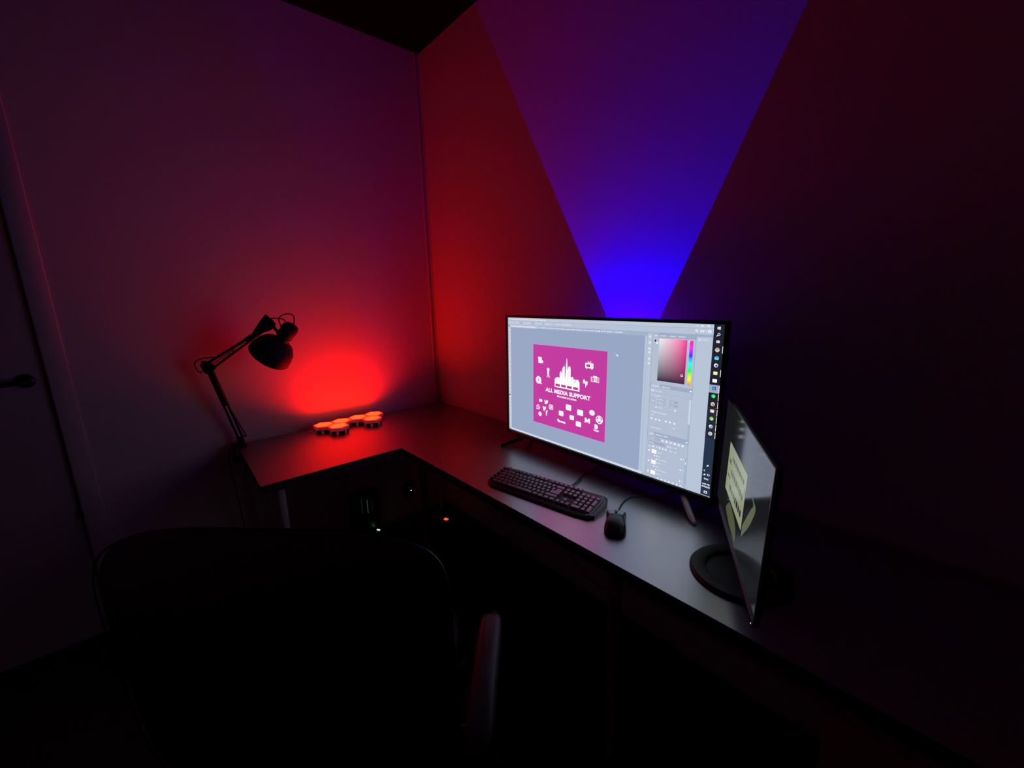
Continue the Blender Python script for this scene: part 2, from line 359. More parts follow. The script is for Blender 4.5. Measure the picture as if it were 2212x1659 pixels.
# ---- right-hand panels
R(1430, 70, 1470, 1062, (184, 196, 217), 1); R(1468.5, 72, 1470.5, 1062, C_ln, 2); R(1430, 72, 1431.5, 1062, C_ln, 2)
for i, y in enumerate((95, 136, 177, 202, 246, 275)):
    cv.disc(1451, y, 8, TX, 3); R(1449, y-3, 1453, y+4, (170, 182, 205), 4)
R(1470, 63, 1757, 1062, C_pan, 1); R(1514, 66, 1757, 98, (160, 172, 198), 2); R(1757, 63, 1759, 1080, C_ln, 2); R(1759, 63, 1857, 1080, (184, 197, 217), 1); R(1759, 63, 1857, 78, (160, 173, 198), 2)
for tx, x0, x1, y, c_ in (('Color', 1480, 1508, 89, WHT), ('Swatches', 1523, 1567, 89, TX), ('Gradients', 1585, 1630, 89, TX), ('Patterns', 1647, 1690, 89, TX)): cv.text(tx, x0, y, 9, c_, width=x1-x0, bold=.015)
R(1484, 112, 1498, 128, (70, 40, 90), 4); cv.frame(1482, 110, 1500, 130, 2, WHT, 3); R(1496, 126, 1512, 141, (236, 238, 226), 3)
# colour field and hue bar
def field_mat():
    m = bpy.data.materials.new('color_field'); m.use_nodes = True; nt = m.node_tree; b_ = nt.nodes['Principled BSDF']; b_.inputs['Base Color'].default_value = (.004, .004, .005, 1)
    uv = nt.nodes.new('ShaderNodeUVMap'); sp = nt.nodes.new('ShaderNodeSeparateXYZ'); nt.links.new(uv.outputs[0], sp.inputs[0])
    mx = nt.nodes.new('ShaderNodeMix'); mx.data_type = 'RGBA'; mx.inputs[6].default_value = (*rgb(235, 238, 245), 1); mx.inputs[7].default_value = (*rgb(255, 45, 150), 1)
    nt.links.new(sp.outputs[0], mx.inputs[0])
    rp = nt.nodes.new('ShaderNodeMath'); rp.operation = 'POWER'; rp.inputs[1].default_value = 1.0; nt.links.new(sp.outputs[1], rp.inputs[0])
    m2_ = nt.nodes.new('ShaderNodeMix'); m2_.data_type = 'RGBA'; m2_.inputs[6].default_value = (*rgb(50, 38, 60), 1)
    nt.links.new(rp.outputs[0], m2_.inputs[0]); nt.links.new(mx.outputs[2], m2_.inputs[7])
    nt.links.new(m2_.outputs[2], b_.inputs['Emission Color']); b_.inputs['Emission Strength'].default_value = 1; return m
def hue_mat():
    m = bpy.data.materials.new('hue_bar'); m.use_nodes = True; nt = m.node_tree; b_ = nt.nodes['Principled BSDF']; b_.inputs['Base Color'].default_value = (.004, .004, .005, 1)
    uv = nt.nodes.new('ShaderNodeUVMap'); sp = nt.nodes.new('ShaderNodeSeparateXYZ'); nt.links.new(uv.outputs[0], sp.inputs[0])
    r_ = nt.nodes.new('ShaderNodeMapRange'); r_.inputs[3].default_value = .04; r_.inputs[4].default_value = .98; nt.links.new(sp.outputs[1], r_.inputs[0])
    h_ = nt.nodes.new('ShaderNodeCombineColor'); h_.mode = 'HSV'; h_.inputs[1].default_value = .97; h_.inputs[2].default_value = 1; nt.links.new(r_.outputs[0], h_.inputs[0])
    nt.links.new(h_.outputs[0], b_.inputs['Emission Color']); b_.inputs['Emission Strength'].default_value = 1; return m
R(1470, 408, 1757, 434, (160, 172, 198), 2); R(1476, 408, 1541, 434, C_pan, 3)
cv.text('Properties', 1482, 428, 9, WHT, 4, width=52, bold=.015); cv.text('Adjustments', 1549, 428, 9, TX, width=62, bold=.015); R(1742, 420, 1754, 428, WHT, 3)
cv.frame(1482, 450, 1500, 464, 3, WHT, 3); cv.text('Pixel Layer', 1508, 461, 9, TX, width=48)
cv.text('Transform', 1500, 493, 9, WHT, width=50); cv.line(1485, 486, 1494, 486, 2.5, WHT)
R(1488, 512, 1508, 545, (165, 178, 202), 2); cv.frame(1494, 520, 1502, 538, 2, WHT, 3)
for i, (a, b_) in enumerate((('W', '1080 px'), ('H', '1080 px'))):
    y = 515+i*26; cv.text(a, 1520, y, 8, TX); R(1530, y-12, 1587, y+5, (166, 179, 203), 2); cv.text(b_, 1537, y, 8, WHT, width=36)
for i, (a, b_) in enumerate((('X', '0 px'), ('Y', '0 px'))):
    y = 517+i*25; cv.text(a, 1602, y, 8, TX); R(1612, y-12, 1670, y+5, (160, 173, 199), 2); cv.text(b_, 1622, y, 8, WHT, width=22)
cv.poly([(1514, 572), (1522, 560), (1530, 572)], TX, 3); cv.text('0.00', 1536, 572, 8, TX, width=26); cv.text('> <', 1618, 572, 9, TX); cv.disc(1656, 568, 6, TX, 3)
R(1745, 480, 1757, 640, (205, 215, 231), 2); R(1745, 640, 1757, 744, (168, 181, 204), 2); R(1476, 585, 1745, 586.5, (165, 177, 201), 2); R(1476, 470, 1757, 471.5, (165, 177, 201), 2)
cv.text('Align and Distribute', 1500, 609, 9, WHT, width=100); cv.line(1485, 602, 1494, 602, 2.5, WHT); cv.text('Align:', 1486, 630, 9, TX, width=24)
for i, x in enumerate((1495, 1526, 1554, 1599, 1628, 1658)):
    R(x-7, 648 if i % 2 else 646, x-3, 662, WHT, 3); R(x-3, 650+(i % 3)*2, x+7, 656+(i % 3)*2, WHT, 3)
R(1648, 690, 1664, 693, WHT, 3); R(1476, 700, 1745, 701.5, (165, 177, 201), 2)
cv.text('Quick Actions', 1497, 719, 9, WHT, width=70); cv.line(1484, 713, 1493, 713, 2.5, WHT)
R(1474, 744, 1757, 778, (160, 173, 199), 2); R(1476, 746, 1520, 778, C_pan, 3)
cv.text('Layers', 1484, 764, 9, WHT, 4, width=32, bold=.015); cv.text('Channels', 1530, 765, 9, WHT, width=46, bold=.015); cv.text('Paths', 1590, 764, 9, WHT, width=28, bold=.015); R(1740, 760, 1752, 767, WHT, 3)
R(1482, 783, 1566, 803, (165, 178, 203), 2); cv.text('Q Kind', 1488, 798, 8, WHT, 3, width=34); R(1482, 812, 1604, 833, (160, 173, 199), 2); cv.text('Normal', 1485, 828, 9, WHT, 3, width=34)
for i, x in enumerate((1583, 1612, 1641, 1668, 1696, 1722)): cv.disc(x, 793, 7, WHT, 3) if i % 2 else cv.frame(x-7, 787, x+7, 799, 3, WHT, 3)
cv.text('Opacity:', 1613, 827, 9, WHT, width=38); R(1658, 814, 1700, 832, (172, 184, 207), 2); cv.text('100%', 1662, 827, 9, WHT, 3, width=28)
cv.text('Lock:', 1480, 857, 9, WHT, width=24)
for i, x in enumerate((1519, 1544, 1566, 1588, 1609)): cv.line(x-5, 856, x+5, 843, 3, WHT) if i == 1 else cv.disc(x, 850, 6, WHT, 3)
cv.text('Fill:', 1636, 857, 9, WHT, width=18); R(1658, 842, 1700, 860, (172, 184, 207), 2); cv.text('100%', 1662, 856, 9, WHT, 3, width=28)
for i, (y, nm) in enumerate(((885, 'Layer 6'), (962, 'Layer 7'), (1039, 'Layer 2'))):
    R(1509, y-14, 1543, y+14, (253, 253, 250), 3); cv.disc(1489, y, 6, WHT, 3); cv.text(nm, 1549, y+4, 9, WHT, width=34)
    R(1715, y-6, 1721, y+5, WHT, 3); R(1730, y-4, 1738, y-1, WHT, 3)
    if i < 2:
        cv.disc(1530, y+29, 5, WHT, 3); cv.text('Effects', 1542, y+32, 9, WHT, width=30)
        cv.disc(1546, y+50, 5, WHT, 3); cv.text('Color Overlay', 1558, y+53, 9, WHT, width=60)
R(1744, 870, 1755, 1062, (168, 181, 204), 2); R(1744, 895, 1755, 915, (205, 215, 231), 3)
for i in range(7): cv.disc(1565+i*27, 1071, 6, WHT, 3) if i % 2 else cv.frame(1559+i*27, 1066, 1571+i*27, 1077, 3, WHT, 3)
cv.text('-', 1754, 17, 12, WHT, width=12, bold=.03); cv.frame(1783, 8, 1794, 17, 3, WHT, 3); cv.line(1820, 6, 1831, 17, 3, WHT); cv.line(1831, 6, 1820, 17, 3, WHT)
cv.ring(1756, 41, 7, 4, WHT, 3, 20); cv.line(1761, 46, 1767, 52, 3, WHT); cv.frame(1779, 36, 1801, 50, 3.5, WHT, 3); cv.line(1810, 42, 1818, 42, 2.5, WHT); cv.frame(1824, 38, 1844, 51, 3.5, WHT, 3); cv.line(1834, 32, 1834, 44, 3, WHT)
cv.ring(1778, 95, 8, 5, TX, 3, 20); cv.text('Librari...', 1796, 99, 9, TX, width=42, bold=.01)
# ---- task bar down the right edge
R(1857, 0, 1920, 500, DARK, 1); R(1857, 500, 1920, 700, (36, 44, 60), 1); R(1857, 700, 1920, 1076, (38, 52, 76), 1); R(1857, 1076, 1920, 1080, (190, 200, 220), 1)
cv.poly([(1876, 16), (1895, 12), (1895, 31), (1876, 28)], WHT); cv.ring(1888, 58, 8, 5, WHT, 3, 20); cv.line(1882, 63, 1875, 70, 4, WHT)
cv.frame(1876, 94, 1896, 108, 5, (225, 225, 225), 3); R(1884, 98, 1890, 104, (225, 225, 225), 3)
def icon(y, cols, r=12, sq=False):
    if sq: cv.rr(1886-r, y-r*.8, 1886+r, y+r*.8, 3, cols[0], 3)
    else: cv.disc(1886, y, r, cols[0], 3)
    if len(cols) > 1: cv.disc(1888, y+2, r*.58, cols[1], 4)
    if len(cols) > 2: cv.disc(1881, y-4, r*.35, cols[2], 5)
cv.disc(1886, 149, 13, (225, 235, 215), 3); cv.poly([(1873, 149), (1876, 139), (1886, 136), (1896, 139), (1899, 149)], (240, 130, 110), 4); cv.disc(1886, 150, 6, (110, 200, 190), 5)
cv.rr(1874, 190, 1898, 208, 5, (110, 225, 235), 3); cv.poly([(1876, 195), (1884, 184), (1898, 190), (1892, 200)], (60, 170, 215), 4)
icon(242, ((235, 238, 245), (60, 80, 190), (235, 238, 245))); icon(289, ((242, 242, 190),), 12, True); icon(335, ((252, 252, 252),), 13, True)
R(1857, 361, 1920, 410, (158, 172, 195), 2); cv.rr(1876, 372, 1897, 392, 3, (20, 90, 170), 3); cv.text('Ps', 1887, 387, 9, (190, 225, 255), 5, align_='CENTER', bold=.02)
icon(430, ((30, 215, 90), (120, 240, 150))); icon(480, ((240, 215, 200), (240, 120, 70), (120, 200, 120))); icon(523, ((250, 190, 190), (255, 235, 235)), 12, True)
icon(571, ((120, 210, 130), (230, 225, 90), (70, 190, 90))); icon(621, ((130, 215, 230), (235, 120, 130), (235, 245, 245))); icon(667, ((245, 225, 225), (110, 205, 190), (250, 130, 130)))
for a, b_ in ((127, 169), (268, 309), (361, 409), (415, 456), (463, 503), (511, 552), (558, 598), (605, 646), (653, 694)): R(1913.5, a, 1919, b_, WHT, 3)
cv.poly([(1879, 884), (1888, 869), (1896, 878), (1890, 880)], WHT, 3); cv.line(1873, 907, 1867, 912, 3, WHT); cv.line(1867, 912, 1873, 918, 3, WHT)
cv.poly([(1864, 944), (1878, 930), (1878, 944)], WHT, 3); cv.poly([(1886, 937), (1895, 929), (1895, 944)], WHT, 3); cv.ring(1896, 937, 8, 5, WHT, 3, 12, -1, 1)
cv.text('ENG', 1885, 971, 10, WHT, width=26, bold=.03, align_='CENTER'); cv.text('9:03 PM', 1886, 1006, 10, WHT, width=44, bold=.03, align_='CENTER'); cv.text('4/4/2023', 1886, 1023, 10, WHT, width=50, bold=.03, align_='CENTER')
cv.frame(1877, 1046, 1897, 1062, 4, WHT, 3)
T(cv.mb).build('screen_picture', tv, smooth=False)
def uvquad(x0, y0, x1, y1, m, nm, L=3):
    P_ = [TM @ cv.P(*q, L) for q in ((x0, y1), (x1, y1), (x1, y0), (x0, y0))]
    me = bpy.data.meshes.new(nm); me.from_pydata(P_, [], [(0, 1, 2, 3)]); uvl = me.uv_layers.new(name='UVMap')
    for i, c_ in enumerate(((0, 0), (1, 0), (1, 1), (0, 1))): uvl.data[i].uv = c_
    me.materials.append(m); o = bpy.data.objects.new(nm, me); COL.objects.link(o); o.parent = tv; return o
uvquad(1518, 104, 1704, 385, field_mat(), 'color_field'); uvquad(1721, 106, 1743, 385, hue_mat(), 'hue_bar')
k2 = Canvas(1920, 1080, SW, SH); k2.ring(1683, 331, 8, 5, WHT, 5, 20); T(k2.mb).build('color_marker', tv, smooth=False)
cvp = Canvas(1920, 1080, SW, SH); cvp.disc(1716, 112, 4, WHT, 5); T(cvp.mb).build('hue_marker', tv, smooth=False)

# ================================================================== SECOND MONITOR (edge-on)
m2 = thing('side_monitor', 'slim second monitor seen edge-on, pale page on its dark screen, round base', 'monitor', (2.134, -.623, .80), 2.091)
# local x runs from the near edge to the far edge, local -y... the screen looks towards +y
t2 = Matrix.Rotation(.028, 4, 'X')
w2, h2 = .51, .297
def T2(mb): mb.v = [t2 @ v for v in mb.v]; return mb
T2(MB().box(-.012, w2+.010, -.010, -.0015, -.014, h2+.008, m_blackm, .002)).build('back_cover', m2)
T2(MB().box(-.008, w2+.006, -.0015, .0022, -.012, -.0005, m_silver, .001).box(-.008, w2+.006, -.009, .0022, -.017, -.0135, m_blackm, .001)).build('bottom_bezel', m2)
T2(MB().box(-.008, -.002, -.0015, .001, -.0005, h2+.006, m_black, .0008).box(w2+.001, w2+.006, -.0015, .001, -.0005, h2+.006, m_black, .0008).box(-.008, w2+.006, -.0015, .001, h2+.001, h2+.006, m_black, .0008)).build('bezel', m2)
sg = mat('screen_satin', (.006, .006, .007), .11, spec=.65, emit=(.0085, .009, .010), sample=False)
T2(MB().box(-.002, w2+.001, -.0013, 0, -.0005, h2+.001, sg)).build('panel', m2)
pm = lambda n, c: mat('side_screen_'+n, (.01, .01, .01), .25, spec=.5, emit=rgb(*c), sample=False)
def q2(mb, x0, x1, y0, y1, m, L=1): mb.add([(x, .0002*L, y) for x, y in ((x0, y0), (x1, y0), (x1, y1), (x0, y1))], [(0, 1, 2, 3)], m)
pg = MB(); q2(pg, .18, .405, .074, .206, pm('page', (142, 148, 118)))
pg.add([(x, .0002, y) for x, y in spline([(.172, .205, 0), (.14, .188, 0), (.115, .178, 0), (.086, .172, 0), (.105, .145, 0), (.135, .11, 0), (.17, .062, 0)], 5) for x, y in ((x, y),)] if False else [(p.x, .00015, p.y) for p in spline([(.176, .204, 0), (.140, .191, 0), (.112, .184, 0), (.084, .174, 0), (.105, .135, 0), (.130, .105, 0), (.170, .064, 0)], 5)] + [(p.x, .00015, p.y) for p in spline([(.172, .090, 0), (.150, .118, 0), (.118, .158, 0), (.104, .173, 0), (.122, .184, 0), (.145, .188, 0), (.177, .200, 0)], 5)],
       [tuple(range(62))], pm('ribbon', (92, 98, 76)))
pg.add([(p.x, .00015, p.y) for p in spline([(.366, .036, 0), (.330, .066, 0), (.290, .066, 0), (.250, .058, 0), (.228, .044, 0), (.224, .018, 0), (.262, .018, 0), (.300, .018, 0), (.345, .026, 0)], 5)], [tuple(range(41))], pm('ribbon_low', (80, 84, 58)))
ink = pm('ink', (84, 92, 82)); inkd = pm('ink_dark', (36, 42, 38))
for y0, y1, xs, m_ in ((.172, .184, ((.202, .216), (.222, .236), (.242, .262), (.266, .290), (.294, .312), (.318, .336), (.340, .350)), ink), (.134, .149, ((.200, .214), (.219, .238), (.243, .256), (.262, .287), (.292, .310), (.315, .330), (.337, .349)), ink), (.094, .110, ((.197, .212), (.218, .232), (.237, .256), (.262, .276)), inkd), (.094, .108, ((.283, .300), (.306, .320), (.326, .352)), ink), (.156, .168, ((.188, .193), (.36, .385)), ink), (.118, .124, ((.355, .39),), ink)):
    for a, b_ in xs: q2(pg, a, b_, y0, y1, m_, 2)
T2(pg).build('screen_picture', m2, smooth=False)
T2(MB().lathe([(0, 0), (.0016, 0), (.0012, .001), (0, .0012)], mat('led_white', emit=(.6, .6, .65), sample=False), 10, align((.006, .001, -.020), (0, 1, 0)))).build('power_light', m2)
# stand is placed in world metres, then brought into the monitor's frame
inv = (Matrix.Translation((2.134, -.623, .80)) @ Matrix.Rotation(2.091, 4, 'Z')).inverted()
def toM2(mb): mb.v = [inv @ v for v in mb.v]; return mb
bc = V((2.036, -.411, DZ))
toM2(MB().lathe([(.112, 0), (.112, .004), (.106, .011), (.082, .013), (.076, .010), (.074, .003), (0, .003)], mat('base_black', (.028, .028, .031), .55, spec=.35), 64, Matrix.Translation(bc))).build('base', m2)
toM2(MB().tube([bc+V((.03, .015, .004)), bc+V((.035, .02, .08)), bc+V((.012, .008, .17)), bc+V((-.004, .002, .2))], [.020, .014, .012, .012], m_black, 16)).build('neck', m2)

# ================================================================== KEYBOARD
KW, KD, ka = .418, .128, .180
kb = thing('keyboard', 'black full-size keyboard with silver-edged right side in front of the monitor', 'keyboard', (1.417, -.454, DZ), ka)
kb.scale = (1.045, 1.0, 1.0)
def kz(y): return .012+(y+KD/2)/KD*.018
kc = MB(); out = [(-.209, -.045), (-.180, -.066), (.150, -.073), (.196, -.066), (.209, -.048), (.209, .030), (.200, .060), (.120, .060), (.092, .066), (-.165, .066), (-.192, .060), (-.205, .045)]
n = len(out); ins = [(x*.965, y*.90) for x, y in out]
vs = [V((x, y, .0)) for x, y in out]+[V((x, y, kz(y)*.62)) for x, y in out]+[V((x, y, kz(y)-.002)) for x, y in ins]
fs = [tuple(range(n))[::-1]]+[(i, (i+1) % n, n+(i+1) % n, n+i) for i in range(n)]+[(n+i, n+(i+1) % n, 2*n+(i+1) % n, 2*n+i) for i in range(n)]+[tuple(2*n+i for i in range(n))]
kc.add(vs, fs, m_kb).build('case', kb)
kr = MB(); kr.add([(.186, -.0655, kz(-.064)+.001), (.2085, -.048, kz(-.047)-.004), (.2085, .030, kz(.028)-.004), (.186, .054, kz(.05)+.001)], [(0, 1, 2, 3)], m_kbedge)
kr.build('side_trim', kb)
U = .0170; KX = -.186; KY = -.0545
keys = []
def row(y, items, x=0, h=1):
    for it in items:
        if it < 0: x += -it; continue
        keys.append((x, y, it, h)); x += it
    return x
row(5.25, [1, -1, 1, 1, 1, 1, -.5, 1, 1, 1, 1, -.5, 1, 1, 1, 1]); row(4, [1]*13+[2]); row(3, [1.5]+[1]*12); row(2, [1.75]+[1]*11); row(1, [1.25]+[1]*11+[2.75]); row(0, [1.25, 1.25, 1.25, 6.25, 1.25, 1.25, 1.25, 1.25])
for r_ in (5.25, 4, 3): row(r_, [1, 1, 1], 15.2)
row(1, [1], 16.2); row(0, [1, 1, 1], 15.2)
row(4, [1]*4, 18.4); row(3, [1]*3, 18.4); row(2, [1]*3, 18.4); row(1, [1]*3, 18.4); row(0, [2, 1], 18.4)
keys.append((21.4, 2, 1, 2)); keys.append((21.4, 0, 1, 2))
def keymesh(mb, x, y, w_, h_, poly=None):
    x0, y0 = KX+x*U, KY+y*U; g = .0013
    pts = poly or [(x0+g, y0+g), (x0+w_*U-g, y0+g), (x0+w_*U-g, y0+h_*U-g), (x0+g, y0+h_*U-g)]
    cx = sum(p[0] for p in pts)/len(pts); cy = sum(p[1] for p in pts)/len(pts); k = len(pts)
    lo = [V((a, b_, kz(b_)-.003)) for a, b_ in pts]; hi = []
    for a, b_ in pts: hi.append(V((a-(.0018 if a > cx else -.0018), b_-(.0014 if b_ > cy else -.0022), kz(b_)+.0062)))
    mid = [V((a.x*.9+b_.x*.1, a.y*.9+b_.y*.1, b_.z-.0008)) for a, b_ in zip(lo, hi)]
    mb.add(lo+hi, [(i, (i+1) % k, k+(i+1) % k, k+i) for i in range(k)]+[tuple(k+i for i in range(k))], m_key)
# ISO enter: wide top, narrow bottom
g = .0013; ex0 = KX+13.5*U; ex1 = KX+15*U; eb = KX+12.75*U
keys.sort(key=lambda q: q[0]*-.4+q[1])
rest = MB()
E = MB(); keymesh(E, 0, 0, 0, 0, [(eb+g, KY+2*U+g), (ex1-g, KY+2*U+g), (ex1-g, KY+4*U-g), (ex0+g, KY+4*U-g), (ex0+g, KY+3*U-g), (eb+g, KY+3*U-g)]); E.build('key', kb, smooth=False)
for i, q in enumerate(keys):
    if i < 94: a = MB(); keymesh(a, *q); a.build('key', kb, smooth=False)
    else: keymesh(rest, *q)
if rest.v: rest.build('far_keys', kb, smooth=False, kind='stuff')
for i in range(5):
    MB().box(-.203, -.190, -.040+i*.019, -.026+i*.019, kz(-.03+i*.019)-.003, kz(-.03+i*.019)+.003, m_kb, .001).build('side_key', kb)
kcab = MB().tube(spline([(1.452, -.386, .738), (1.447, -.345, .7335), (1.436, -.30, .7335), (1.424, -.262, .7335), (1.415, -.20, .7335), (1.41, -.12, .7335)]), .0017, m_black, 8)
kcab.tube(spline([(1.447, -.345, .7335), (1.450, -.318, .7335), (1.440, -.285, .7335), (1.424, -.262, .7335)]), .0015, m_black, 8)
tag(kcab.build('keyboard_cable'), 'thin black cable running from the back of the keyboard under the monitor', 'cable')

# ================================================================== MOUSE
mh = math.atan2(.84, -.54)-PI/2
ms = thing('mouse', 'black wired computer mouse beside the keyboard on the desk', 'mouse', (1.712, -.457, DZ), mh)
ms.scale = (.98, .92, .95)
m_plate = mat('mouse_button', (.10, .11, .12), .28, spec=1.0); m_plate.node_tree.nodes['Principled BSDF'].inputs['IOR'].default_value = 2.2
prof_ = [(-.0585, .0105, .010), (-.0570, .0180, .016), (-.0530, .0240, .0225), (-.0450, .0285, .0290), (-.0320, .0315, .0350), (-.0180, .0318, .0382), (-.0040, .0298, .0388), (.0080, .0275, .0375), (.0200, .0258, .0352), (.0320, .0256, .0330), (.0440, .0268, .0315), (.0530, .0285, .0302), (.0590, .0300, .0292)]
st_ = spline([(y, w_, h_) for y, w_, h_ in prof_], 4); NA = 24
def msec(q, a, off=0):
    t = min(1, max(0, (q.x+.0585)/.1175)); ex = 2/(2.1+2.2*t)
    return V(((q.y+off)*math.copysign(abs(math.cos(a))**ex, math.cos(a)), q.x, .001+(q.z-.001+off)*abs(math.sin(a))**ex))
b = MB(); vs = [msec(q, PI*j/NA) for q in st_ for j in range(NA+1)]; L_s = len(st_); K = NA+1
fs = [(i*K+j, i*K+j+1, (i+1)*K+j+1, (i+1)*K+j) for i in range(L_s-1) for j in range(NA)]
fs += [tuple(range(K)), tuple((L_s-1)*K+j for j in range(K))[::-1], tuple([i*K for i in range(L_s)]+[i*K+NA for i in reversed(range(L_s))])]
b.add(vs, fs, m_black).build('shell', ms)
fr_ = [q for q in st_ if q.x > .021]
for side in (0, 1):
    aa = [PI*(.10+.39*k/10)+side*PI*.41 for k in range(11)]
    top = [msec(q, a_, .0007) for q in fr_ for a_ in aa]; low = [msec(q, a_, -.002) for q in fr_ for a_ in aa]; n1, n2 = len(fr_), 11; o_ = n1*n2
    f_ = [(i*n2+j, i*n2+j+1, (i+1)*n2+j+1, (i+1)*n2+j) for i in range(n1-1) for j in range(n2-1)]
    f_ += [tuple(o_+v for v in reversed(q)) for q in list(f_)]
    rim = [j for j in range(n2)]+[i*n2+n2-1 for i in range(1, n1)]+[(n1-1)*n2+j for j in range(n2-2, -1, -1)]+[i*n2 for i in range(n1-2, 0, -1)]
    f_ += [(rim[k], rim[(k+1) % len(rim)], o_+rim[(k+1) % len(rim)], o_+rim[k]) for k in range(len(rim))]
    MB().add(top+low, f_, m_plate).build('button', ms)
MB().lathe([(0, -.003), (.0065, -.003), (.007, 0), (.0065, .003), (0, .003)], m_grey, 18, align((0, .040, .0285), (1, 0, 0))).build('scroll_wheel', ms)
mc = MB().tube(spline([(1.688, -.412, .742), (1.672, -.385, .736), (1.656, -.355, .7338), (1.642, -.312, .7335), (1.640, -.276, .7335), (1.652, -.246, .7335), (1.69, -.20, .7335), (1.72, -.13, .7335)]), .0018, m_black, 8)
tag(mc.build('mouse_cable'), 'thin black cable curling from the mouse towards the monitor', 'cable')

# ================================================================== HEXAGON LIGHTS
dd = .0920; RH = dd/math.sqrt(3)-.0012; a0 = math.radians(2)
def step(p, deg): return (p[0]+dd*math.cos(math.radians(deg)), p[1]+dd*math.sin(math.radians(deg)))
B_ = (.190, -.728); A_ = (B_[0]-dd*math.cos(math.radians(32)), B_[1]-dd*math.sin(math.radians(32)))
C_ = step(B_, 152); D_ = step(C_, 92); E_ = step(D_, 32); F_ = step(E_, 152)
hexes = [(q_, 0) for q_ in (A_, B_, C_, D_, E_, F_)]
hl = ['glowing orange-red hexagon light tile at the left end of the row, nearest the desk lamp',
      'glowing orange-red hexagon light tile, frontmost of the left cluster and nearest the desk edge',
      'glowing orange-red hexagon light tile, third from the left, behind the frontmost tile',
      'glowing orange-red hexagon light tile, fourth from the left, joining the two clusters',
      'glowing orange-red hexagon light tile, front one of the right-hand pair',
      'glowing orange-red hexagon light tile, rear one of the right-hand pair, nearest the room corner']
def hexpoly(r): return [(r*math.cos(a0+k*PI/3), r*math.sin(a0+k*PI/3)) for k in range(6)]
me_body = MB().prism(hexpoly(RH), .017, .0330, m_frost, bev=.0008)
me_body.prism(hexpoly(RH*.93), .0005, .017, m_blackm)
for k in range(6):
    a = a0+PI/6+k*PI/3; M = Matrix.Rotation(a, 4, 'Z')
    me_body.box(dd/2*.90, dd/2-.0014, -.0055, .0055, .0, .0185, m_frost, .0008, M)
proto_parts = {'body': me_body.build('body'), 'light_cover': MB().prism(hexpoly(RH*.985), .0330, .0350, m_hexrim, bev=.0008).prism(hexpoly(RH*.84), .0345, .0353, m_hex).build('light_cover', smooth=False)}
m_contact = mat('contact_nickel', (.9, .88, .88), .5, metal=.4)
for k in range(6):
    a = a0+PI/6+k*PI/3; ct = MB()
    ct.lathe([(0, .002), (.0025, .0016), (.0042, .0004), (.0046, -.002)], m_contact, 12, Matrix.Rotation(a, 4, 'Z') @ Matrix.Translation((dd/2-.0014, 0, .0150)) @ Matrix.Rotation(PI/2, 4, 'Y'))
    proto_parts['magnet_contact'+str(k)] = ct.build('magnet_contact')
for i, ((p, _), lb) in enumerate(zip(hexes, hl)):
    h_ = thing('hexagon_light', lb, 'light', (p[0], p[1], DZ), 0, 'hexagon light tiles joined by the wall')
    for nm, pr in proto_parts.items():
        o = pr if i == 0 else pr.copy()
        if i: COL.objects.link(o)
        o.parent = h_
    ld = bpy.data.lights.new('led', 'AREA'); ld.shape = 'DISK'; ld.size = .085; ld.energy = HEX_LED; ld.color = (1, .0015, .0005); ld.spread = math.radians(146)
    o = bpy.data.objects.new('led', ld); COL.objects.link(o); o.parent = h_; o.location = (0, 0, .0358); o.rotation_euler = (PI, 0, 0)
us = MB().box(-.014, .004, -.005, .005, .006, .013, m_white, .001, Matrix.Translation((A_[0]-.008, A_[1]-.060, DZ)) @ Matrix.Rotation(.9, 4, 'Z'))
us.tube(spline([(A_[0]-.016, A_[1]-.071, DZ+.009), (A_[0]-.026, A_[1]-.085, DZ+.004), (.045, -.90, DZ+.003), (.034, -.93, DZ+.003)]), .0015, m_white, 8)
tag(us.build('power_cable'), 'short pale power lead plugged into the leftmost hexagon light', 'cable')

# ================================================================== DESK LAMP
lp = thing('desk_lamp', 'black clamp-on swing-arm desk lamp with a domed shade at the left end', 'lamp', (.055, -1.143, DZ))
LO = V((.055, -1.143, DZ))
def LT(mb): mb.v = [v-LO for v in mb.v]; return mb
base = V((.055, -1.143, .735)); elb = V((.095, -1.220, 1.128)); jt = V((.27, -.985, 1.302))
cl = MB(); cl.box(.02, .085, -1.18, -1.125, DZ+.001, DZ+.010, m_lamp, .002); cl.box(.03, .075, -1.182, -1.172, .66, DZ+.01, m_lamp, .002); cl.box(.03, .075, -1.18, -1.12, .655, .664, m_lamp, .002)
cl.tube([(.052, -1.14, .66), (.052, -1.14, .694)], .005, m_lamp, 10); cl.tube([(.052, -1.14, .61), (.052, -1.14, .66)], .004, m_lamp, 10)
cl.tube([base, base+V((0, 0, .035))], [.017, .013], m_lamp, 20); LT(cl).build('clamp', lp)
p0 = base+V((0, 0, .04)); dn = (elb-p0).normalized(); sd = dn.cross((jt-elb)).normalized(); pr_ = dn.cross(sd).normalized()
if pr_.y < 0: pr_ = -pr_
lo = MB()
for s_, off in ((1, .010), (-1, -.010)):
    q0 = p0+pr_*off; q1 = elb+pr_*off*.8
    lo.tube([q0, q1], .0050, m_lamp, 8)
lo.box(-.012, .012, -.008, .008, 0, .20, m_lamp, .001, align(p0+dn*.17, dn, pr_)); LT(lo).build('lower_arm', lp)
sp = MB()
for off in (.022, -.0):
    a, b_ = p0+pr_*off+sd*.012, p0+dn*.16+pr_*.006+sd*.010; pts = []
    for k in range(121):
        t = k/120; c_ = a.lerp(b_, t); an = t*2*PI*20; pts.append(c_+sd*.0028*math.cos(an)+pr_*.0028*math.sin(an))
    sp.tube(pts, .0009, m_lamp, 6)
